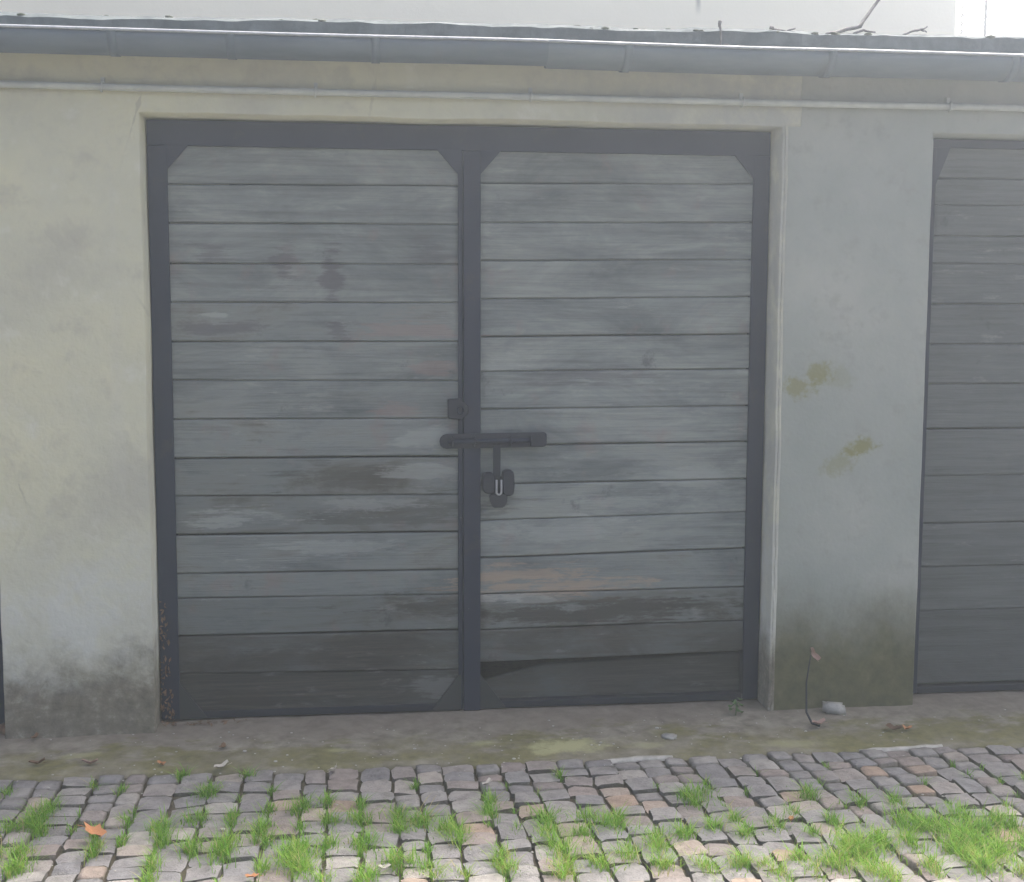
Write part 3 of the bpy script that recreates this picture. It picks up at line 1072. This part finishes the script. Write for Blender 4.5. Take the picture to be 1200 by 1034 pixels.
SETTS = [sett_mesh(100 + i) for i in range(14)]
for me in SETTS:
    me.materials.append(SETT)
joints = []
spots = []
rnd = random.Random(5)
x = -3.6
while x < 5.9:
    w = rnd.uniform(0.070, 0.104)
    joints.append(x)
    y = apron_front(x + w / 2) - 0.004 - rnd.uniform(0, 0.012)
    while y > -5.6:
        l = rnd.choice((rnd.uniform(0.060, 0.085), rnd.uniform(0.068, 0.095), rnd.uniform(0.075, 0.115)))
        yc = y - l / 2
        lean = 0.045 * (yc + 0.5) * (x - 0.2) * -0.4
        wob_ = noise.noise(Vector((x * 0.7, yc * 1.3, 0))) * 0.02
        z = -0.016 + noise.noise(Vector((x * 1.1, yc * 1.4, 4))) * 0.010 + rnd.uniform(-0.006, 0.006)
        ww = w - rnd.uniform(0.003, 0.011)
        ll = l - rnd.uniform(0.002, 0.008)
        spots.append((x + w / 2 + wob_ + lean, yc, z, ww, ll, rnd.uniform(-0.10, 0.10), rnd.uniform(-0.05, 0.05), rnd.uniform(-0.06, 0.06), rnd.randrange(14), rnd.random() < 0.5))
        y -= l
    x += w
inview = []
for i, s in enumerate(spots):
    px, py = to_px(s[:3])
    if -25 < px < 1225 and 860 < py < 1050:
        inview.append((s[3] * s[4] / (Vector(s[:3]) - CAM).length ** 2, i))
inview.sort(reverse=True)
near = set(i for _, i in inview[:300])
DEP = 0.036
# joined paving beyond the picked-apart setts
vs_, fs_, rn_ = [], [], []
for i, s in enumerate(spots):
    if i in near:
        continue
    me = SETTS[s[8]]
    mt = Matrix.Translation(s[:3]) @ Matrix.Rotation(s[5] + (math.pi if s[9] else 0), 4, 'Z') @ Matrix.Rotation(s[6], 4, 'X') @ Matrix.Rotation(s[7], 4, 'Y') @ Matrix.Diagonal((s[3], s[4], DEP, 1))
    b = len(vs_)
    rv = random.random()
    for q in me.vertices:
        vs_.append(mt @ q.co)
        rn_.append(rv)
    for p in me.polygons:
        fs_.append([b + k for k in p.vertices])
me = bpy.data.meshes.new('cobblestone_paving')
me.from_pydata(vs_, [], fs_)
at = me.attributes.new('rnd', 'FLOAT', 'POINT')
at.data.foreach_set('value', rn_)
for p in me.polygons:
    p.use_smooth = True
paving = link('cobblestone_paving', None, kind='structure', label='uneven granite cobblestone paving with grass in the joints')
link('cobblestone', me, SETTF, paving, kind='stuff')
for i in sorted(near):
    s = spots[i]
    o = link('cobblestone', SETTS[s[8]], None, paving)
    o.location = s[:3]
    o.rotation_euler = (s[6], s[7], s[5] + (math.pi if s[9] else 0))
    o.scale = (s[3], s[4], DEP)

# ------------------------------------------------------------------ grass
TUFTS = [(47, 960, 1.2), (52, 972, 1), (37, 995, 1), (25, 1020, 1), (100, 997, 1), (68, 945, .6), (232, 928, .9), (215, 957, .8), (182, 967, .9), (185, 982, .8),
         (225, 992, .9), (267, 992, 1.2), (265, 960, .7), (292, 967, .9), (190, 1010, .7), (110, 975, .5), (150, 925, .4), (140, 962, .5), (140, 985, .5), (110, 920, .4),
         (5, 995, .9), (15, 927, .5), (22, 967, .7), (172, 1030, .6), (387, 935, .6), (352, 945, .9), (400, 957, .8), (429, 960, 1), (432, 985, 1), (430, 940, .5),
         (472, 952, .7), (471, 970, .9), (512, 960, 1), (517, 975, 1), (552, 982, 1), (582, 937, .7), (565, 952, .8), (342, 995, 1.2), (345, 1017, 1.4), (395, 987, .8),
         (477, 1007, 1.1), (432, 1025, .9), (520, 1022, .7), (540, 1025, .5), (590, 1002, .9), (307, 1017, .7), (305, 985, .7), (305, 947, .6), (595, 972, .5), (492, 1012, .5),
         (390, 1030, .6), (350, 967, .5), (632, 962, 1.1), (632, 982, 1.1), (647, 992, 1.1), (662, 1020, 1), (675, 972, .8), (697, 960, .9), (710, 970, 1), (735, 960, .8),
         (815, 935, 1.3), (772, 982, 1), (805, 975, 1), (837, 970, .8), (730, 1002, .9), (760, 997, .8), (772, 1015, .9), (710, 1012, .9), (837, 1015, 1), (875, 1007, .9),
         (892, 977, .9), (645, 907, .5), (607, 1020, .9), (872, 957, .6), (952, 930, .9), (1007, 937, .7), (932, 950, .6), (977, 960, .6), (1037, 942, .9), (1060, 965, 1.4),
         (1035, 985, 1.1), (1002, 1002, 1.4), (1122, 977, 1.4), (1140, 982, 1.4), (1117, 952, .9), (1155, 970, 1.1), (1187, 965, 1.1), (1195, 985, 1.4), (1170, 1000, 1.2), (1150, 1012, 1.1),
         (915, 1017, 1.1), (932, 1002, .8), (1025, 1022, 1.1), (1100, 1015, 1.1), (957, 975, .6), (905, 965, .8), (1075, 985, 1), (1190, 1015, 1.1), (1050, 1025, 1), (1195, 915, .6),
         (215, 905, .5), (300, 905, .6), (482, 918, .3), (1130, 1000, 1.2), (1085, 970, 1.0), (1015, 990, 1), (985, 1012, 1), (960, 1020, .8)]
gv, gf, gr = [], [], []
rnd = random.Random(21)


def tuft(x, y, s, tone):
    nb = int(95 * s * s + 14)
    for _ in range(nb):
        a = rnd.uniform(0, 6.283)
        rad = abs(rnd.gauss(0, 0.027)) * s
        bx, by = x + math.cos(a) * rad * 0.8, y + math.sin(a) * rad * 1.6
        h = rnd.uniform(0.014, 0.052) * (0.55 + 0.5 * s)
        w = rnd.uniform(0.0007, 0.0016)
        d = rnd.uniform(0, 6.283)
        ln = rnd.uniform(0.15, 1.5) * h
        px_, py_ = math.cos(d + 1.57) * w, math.sin(d + 1.57) * w
        b0 = len(gv)
        zb = -0.034
        for t, ww in ((0, 1), (0.5, 0.85), (0.85, 0.5)):
            cx, cy, cz = bx + math.cos(d) * ln * t * t, by + math.sin(d) * ln * t * t, zb + 0.012 * t + h * (t - 0.18 * t * t)
            gv.append((cx - px_ * ww, cy - py_ * ww, cz))
            gv.append((cx + px_ * ww, cy + py_ * ww, cz))
        gv.append((bx + math.cos(d) * ln * 1.1, by + math.sin(d) * ln * 1.1, zb + 0.012 + h * 0.84))
        gf.extend([(b0, b0 + 1, b0 + 3, b0 + 2), (b0 + 2, b0 + 3, b0 + 5, b0 + 4), (b0 + 4, b0 + 5, b0 + 6)])
        rv = min(1, max(0, rnd.gauss(tone, 0.2))) if rnd.random() > 0.05 else 1.0
        gr.extend([rv] * 7)


for (px, py, s) in TUFTS:
    q = onZ(px, py + 4, -0.02)
    jx = min(joints, key=lambda j: abs(j - q.x))
    x = q.x + (jx - q.x) * (0.7 if abs(jx - q.x) < 0.05 else 0)
    tone = 0.48 + 0.25 * max(0, (py - 960) / 70) * (0.5 if px < 500 else 1.0)
    for k in range(3):
        tuft(x + rnd.uniform(-.022, .022) * s, q.y + rnd.uniform(-.035, .035) * s, s * rnd.uniform(0.65, 1.0), tone)
for _ in range(260):     # sparse sprigs in joints
    j = rnd.choice(joints)
    tuft(j, rnd.uniform(-1.5, -0.62), rnd.uniform(0.15, 0.4), 0.45)
for _ in range(900):     # paving nearer than the picture's edge and to both sides
    j = rnd.choice(joints)
    y = rnd.uniform(-5.4, -0.7)
    if -1.45 < y and -0.5 < j < 3.0:
        continue
    tuft(j, y, rnd.uniform(0.5, 1.2), 0.5)
me = bpy.data.meshes.new('grass')
me.from_pydata(gv, [], gf)
at = me.attributes.new('rnd', 'FLOAT', 'POINT')
at.data.foreach_set('value', gr)
link('grass', me, GRASS, kind='stuff', label='bright green grass sprouting in the cobblestone joints', cat='grass')

# ------------------------------------------------------------------ neighbouring building, fence
BX = onY(1121, 20, 6.0).x
link('neighbouring_building', box_mesh('neighbouring_building', -9.0, BX, 6.0, 15.0, 2.19, 6.4, 0.01), BACKW,
     label='plain off-white rendered building rising behind the garage roof', cat='building')
fence = empty('chain_link_fence', (BX, 6.6, 2.2), 'galvanised chain-link fence beside the off-white building', 'fence')
fence.location = (0, 0, 0)
FY = 6.6
f0 = onY(1125, 20, FY).x
f1 = onY(1155, 20, FY).x
for x, rr, mt in ((f0, 0.026, POSTW), (f1, 0.012, FENCE), (f0 + 2.4, 0.026, POSTW), (f0 + 4.8, 0.026, POSTW)):
    link('post', tube_mesh('post', [(x, FY, 2.15), (x, FY, 4.6)], rr, 10), mt, fence)
bm = bmesh.new()
fx0, fx1, fz0, fz1 = f0, f0 + 4.8, 2.25, 4.55
s = 0.05
k = fx0 - (fz1 - fz0)
while k < fx1:
    for sg in (1, -1):
        a = [k, fz0] if sg > 0 else [k, fz1]
        b = [k + (fz1 - fz0), fz1] if sg > 0 else [k + (fz1 - fz0), fz0]
        if a[0] < fx0:
            a = [fx0, a[1] + sg * (fx0 - a[0])]
        if b[0] > fx1:
            b = [fx1, b[1] - sg * (b[0] - fx1)]
        if b[0] - a[0] > 0.02:
            bm_tube(bm, [(a[0], FY + 0.001 * sg - 0.028, a[1]), (b[0], FY + 0.001 * sg - 0.028, b[1])], 0.0042, 4, False)
    k += s * 1.414
bmesh.ops.recalc_face_normals(bm, faces=bm.faces)
link('wire_mesh', finish(bm, 'wire_mesh'), FENCE, fence)
link('top_rail', tube_mesh('top_rail', [(f0, FY, 4.56), (f0 + 4.8, FY, 4.56)], 0.015, 8), FENCE, fence)

# ------------------------------------------------------------------ twigs on the roof edge


def twig(name, label, paths, Y, group=None):
    """paths: lists of (px,py,radius[,dy]); built at depth Y on the roof edge"""
    bm = bmesh.new()
    base = onY(paths[0][0][0], paths[0][0][1], Y)
    for path in paths:
        pts = []
        for i, q in enumerate(path):
            c = onY(q[0], q[1], Y + (q[3] if len(q) > 3 else 0.0))
            pts.append(c - base)
        # subdivide with a little crookedness
        pp, rr = [], []
        for i in range(len(pts) - 1):
            for t in (0, 0.33, 0.66):
                p = pts[i].lerp(pts[i + 1], t)
                if t:
                    p += Vector((random.uniform(-1, 1), random.uniform(-2, 2), random.uniform(-1, 1))) * 0.0022
                pp.append(p)
                rr.append(path[i][2] + (path[i + 1][2] - path[i][2]) * t)
        pp.append(pts[-1])
        rr.append(path[-1][2])
        bm_tube(bm, pp, rr, 7)
    bmesh.ops.recalc_face_normals(bm, faces=bm.faces)
    o = link(name, finish(bm, name, True), TWIG, label=label, cat='twig', group=group)
    o.location = base
    return o


twig('twig', 'long bare twig rising steeply from the roof edge with an angled bend', [[(968, 41, .006, -.02), (985, 37, .0065), (1008, 31, .007), (1018, 16, .006, .03), (1031, -2, .0055, .06), (1048, -32, .004, .1)],
                      [(1000, 40, .004), (1012, 35.5, .004), (1026, 38, .003)]], -0.155)
twig('twig', 'short upright twig with a blunt bud standing in the gutter', [[(844, 58, .0028), (845, 46, .0032), (844.5, 34, .004), (844, 25, .0065)],
                      [(845, 57, .0022), (852, 52, .003), (860, 57, .002)]], -0.262)
twig('twig', 'small forked twig lying on the roof edge beside the upright bud twig', [[(902, 32.5, .006), (910, 35.5, .005), (922, 37.5, .004)], [(921, 37.5, .003), (932, 33.5, .0025)]], -0.172)
twig('twig', 'small forked twig on the roof edge near the fence', [[(1058, 41, .003), (1072, 36, .004), (1083, 34, .004)], [(1080, 34.5, .003), (1087, 31, .002)], [(1079, 35, .003), (1086, 38, .002)]], -0.16)

# ------------------------------------------------------------------ fallen leaves, stones, litter


def leaf_mesh(name, lobes, curl, seed):
    rnd = random.Random(seed)
    bm = bmesh.new()
    n = 14
    c = bm.verts.new((0, 0, 0))
    ring = []
    for k in range(n):
        a = 2 * math.pi * k / n
        r = 0.5 * (1 + 0.28 * math.cos(lobes * a) + rnd.uniform(-0.1, 0.1))
        x, y = r * math.cos(a), 0.62 * r * math.sin(a)
        ring.append((x, y))
    inn = [bm.verts.new((x * 0.55, y * 0.55, curl * (abs(y) * 0.7 + x * x * .5) + rnd.uniform(-.03, .03))) for x, y in ring]
    out = [bm.verts.new((x, y, curl * (abs(y) * 1.5 + x * x * 1.2) + rnd.uniform(-.07, .07))) for x, y in ring]
    for k in range(n):
        j = (k + 1) % n
        bm.faces.new((c, inn[k], inn[j]))
        bm.faces.new((inn[k], out[k], out[j], inn[j]))
    bm_tube(bm, [(0.45, 0, 0.06), (0.7, 0.04, 0.05), (0.9, 0.1, 0.02)], 0.018, 4)
    me = finish(bm, name, True)
    return me


LEAF = [leaf_mesh('dry_leaf', l, c, i) for i, (l, c) in enumerate(((5, 0.35), (2, 0.7), (3, 0.5)))]


def drop(px, py, size_px, var, mat, label, group=None, tilt=0.0, z=None):
    zz_ = -0.004 if py < 895 else -0.010
    q = onZ(px, py, zz_)
    sc = size_px * (q - CAM).length / F
    me = LEAF[var].copy()
    me.materials.append(mat)
    o = link('dry_leaf', me, None, label=label, cat='leaf', group=group)
    zg = apron_z(q.x, q.y) if q.y > apron_front(q.x) else -0.012
    o.location = (q.x, q.y, zg + 0.006 if z is None else z)
    o.scale = (sc, sc, sc)
    o.rotation_euler = (random.uniform(-.25, .25) + tilt, random.uniform(-.2, .2), random.uniform(0, 6.28))
    return o


drop(111, 986, 27, 0, L_ORANGE, 'large orange lobed dry leaf lying on grass between cobbles', z=0.012)
drop(391, 905, 15, 2, L_PALE, 'bleached curled leaf at the edge of the concrete and the cobbles', tilt=0.6)
drop(105, 897, 14, 1, L_PINK, 'pinkish curled leaf with dark stem on the mossy concrete strip')
drop(189, 897, 10, 2, L_ORANGE, 'small tan leaf fragment on the mossy concrete strip')
drop(260, 900, 14, 1, L_PALE, 'pale narrow dry leaf beside the first row of cobbles')
for px, py, sz, var, mt, what in ((196, 843, 14, 0, L_BROWN, 'dark brown lobed leaf in the litter heap at the corner of the cream pillar'),
                                  (210, 846, 12, 1, L_PINK, 'pinkish curled leaf in the litter heap at the corner of the cream pillar'),
                                  (228, 845, 11, 2, L_PALE, 'bleached little leaf in the litter heap at the corner of the cream pillar'),
                                  (237, 843, 15, 0, L_ORANGE, 'orange leaf in the litter heap at the corner of the cream pillar'),
                                  (203, 838, 9, 1, L_BROWN, 'small dark curled leaf touching the door frame by the cream pillar')):
    drop(px, py, sz, var, mt, what, 'leaves heaped by the cream pillar')
drop(295, 1030, 14, 0, L_ORANGE, 'orange dry leaf lying directly on a cobble among tall grass')
drop(1063, 855, 12, 2, L_ORANGE, 'small orange leaf on the concrete in front of the grey pillar')
drop(1048, 856, 16, 1, L_BROWN, 'dark brown curled leaf beside the small orange leaf')
drop(927, 964, 12, 1, L_ORANGE, 'small amber leaf resting on a pale cobble')
drop(571, 921, 12, 1, L_PALE, 'thin yellowish leaf lying across a dark cobble')
drop(450, 1020, 12, 1, L_PALE, 'bleached straw-like leaf between cobbles near thick grass')
drop(41, 868, 10, 1, L_BROWN, 'dark brown curled leaf on the concrete below the cream pillar')
drop(44, 897, 14, 1, L_BROWN, 'flat dark brown leaf on the green moss of the concrete strip')
drop(262, 877, 12, 2, L_BROWN, 'dark crumpled leaf on bare concrete near the cream pillar')

def rubble(name, px, py, w, d, h, mat, label, cat, seed):
    q = onZ(px, py, -0.003)
    rnd = random.Random(seed)
    bm = bmesh.new()
    bmesh.ops.create_cube(bm, size=1.0)
    bmesh.ops.bevel(bm, geom=list(bm.edges), offset=0.16, segments=2, affect='EDGES')
    for vtx in bm.verts:
        c = vtx.co
        k = 1 + 0.28 * noise.noise(c * 1.9 + Vector((seed, 0, 0)))
        vtx.co = Vector((c.x * w * k, c.y * d * k, (c.z * k + 0.46) * h))
    o = link(name, finish(bm, name, True), mat, label=label, cat=cat)
    zg = apron_z(q.x, q.y) if q.y > apron_front(q.x) else -0.012
    o.location = (q.x, q.y, zg - 0.002)
    o.rotation_euler = (0, 0.12, -0.3)
    return o


rubble('rubble_piece', 977, 836, 0.075, 0.05, 0.036, STONE, 'pale chunk of broken concrete lying in front of the grey pillar', 'stone', 3)
rubble('rubble_piece', 784, 862, 0.045, 0.04, 0.012, STONE, 'flat whitish chip on the concrete below the loose board', 'stone', 8)
rubble('rubble_piece', 8, 860, 0.07, 0.05, 0.024, L_BROWN, 'dark clod at the foot of the cream pillar by the far door', 'clod', 5)

# bits of grit scattered over concrete and setts: uncountable
bm = bmesh.new()
rnd = random.Random(77)
for i in range(700):
    x, y = rnd.uniform(-0.7, 3.2), rnd.uniform(-1.5, -0.12)
    if y < -0.5 and rnd.random() < 0.65:
        continue
    s = rnd.uniform(0.0012, 0.0036) * (1.8 if rnd.random() < 0.06 else 1)
    zg = apron_z(x, y) if y > apron_front(x) else -0.014
    r0 = bmesh.ops.create_icosphere(bm, subdivisions=1, radius=s)
    for q in r0['verts']:
        q.co = Vector((q.co.x * 1.4, q.co.y, q.co.z * 0.6)) + Vector((x, y, zg + s * 0.3))
link('grit', finish(bm, 'grit'), STONE, kind='stuff', label='pale grit scattered over the concrete strip and cobbles', cat='grit')
# brown plant litter caught along the left jamb
bm = bmesh.new()
for i in range(150):
    t = rnd.random() ** 1.6
    if i < 100:
        x, y, z = rnd.uniform(0.008, 0.05) * (1 - 0.4 * t), rnd.uniform(-0.030, -0.004), 0.01 + 0.42 * t
    else:
        x, y = rnd.uniform(0.01, 0.30), rnd.uniform(-0.06, -0.01)
        z = apron_z(x, y) + 0.004
    a = rnd.uniform(0, 6.28)
    l = rnd.uniform(0.005, 0.014)
    d = Vector((math.cos(a) * 0.6, rnd.uniform(-.3, .3), math.sin(a))) * l if i < 100 else Vector((math.cos(a), math.sin(a), rnd.uniform(0, .4))) * l
    wv_ = Vector((d.z, 0.2 * l, -d.x)) * 0.35 if i < 100 else Vector((-d.y, d.x, 0.3 * l)) * 0.35
    c = Vector((x, y, z))
    q = [bm.verts.new(c + e) for e in (-d, wv_, d, -wv_ + Vector((0, -.002, 0)))]
    bm.faces.new((q[0], q[1], q[2]))
    bm.faces.new((q[0], q[2], q[3]))
link('plant_litter', finish(bm, 'plant_litter'), L_BROWN, kind='stuff', label='brown plant litter caught along the door jamb by the cream pillar', cat='litter')

# dry stalk leaning on the grey pillar
q0, q1 = onZ(957, 852, -0.004), onY(950, 768, WY - 0.012)
stalk = empty('dry_stalk', (q0.x, q0.y, apron_z(q0.x, q0.y)), 'thin dark dry stalk with pinkish leaves leaning against the grey pillar', 'plant stalk')
b0 = Vector((q0.x, q0.y, apron_z(q0.x, q0.y)))
pm = onY(945, 835, (q0.y + WY) * 0.55)
pts = [Vector((0.012, 0, 0.008)), Vector((-0.012, 0.01, 0.012)), pm - b0, onY(945, 800, WY - 0.045) - b0, q1 - b0]
link('stem', tube_mesh('stem', pts, [0.004, 0.0042, 0.004, 0.003, 0.002], 7), IRON, stalk)
for loc, sc, rot in ((Vector((0.006, -0.002, 0.012)), 0.046, (0.2, 0, 0.3)), (q1 - b0 + Vector((0.002, -0.004, 0.006)), 0.05, (1.3, 0.9, 0.3))):
    me = LEAF[1].copy()
    me.materials.append(L_PINK)
    o = link('leaf', me, None, stalk)
    o.location, o.scale, o.rotation_euler = loc, (sc, sc, sc), rot

# little weed at the foot of the right stile
q = onZ(862, 838, 0.0)
weed = empty('weed', (q.x, q.y, apron_z(q.x, q.y)), 'small green weed growing from the concrete at the door frame foot', 'weed')
for k in range(9):
    me = LEAF[2].copy()
    me.materials.append(WEED)
    o = link('leaf', me, None, weed)
    a = k * 2.4
    h = 0.010 + 0.0055 * k
    o.location = (math.cos(a) * 0.016, math.sin(a) * 0.014, h)
    o.scale = (0.022,) * 3
    o.rotation_euler = (0.2, -0.5, a + math.pi)
link('stem', tube_mesh('stem', [(0, 0, -0.003), (0.002, 0, 0.03), (-0.002, 0.001, 0.058)], [0.0022, 0.0018, 0.001], 6), WEED, weed)

# ------------------------------------------------------------------ haze volume added to stand in for lens glare
if HAZE_DENSITY > 0:
    hz = link('haze', box_mesh('haze', -36, 36, -36, 36, -1.1, 6.6), None, kind='stuff', label='pale haze volume added in place of lens glare over the garages', cat='haze')
    hm = bpy.data.materials.new('glare_haze')
    hm.use_nodes = True
    t = hm.node_tree
    t.nodes.remove(t.nodes['Principled BSDF'])
    pv = t.nodes.new('ShaderNodeVolumePrincipled')
    pv.inputs['Color'].default_value = (0.84, 0.93, 1.0, 1)
    pv.inputs['Density'].default_value = HAZE_DENSITY
    pv.inputs['Anisotropy'].default_value = 0.82
    t.links.new(pv.outputs[0], t.nodes['Material Output'].inputs['Volume'])
    hz.data.materials.append(hm)
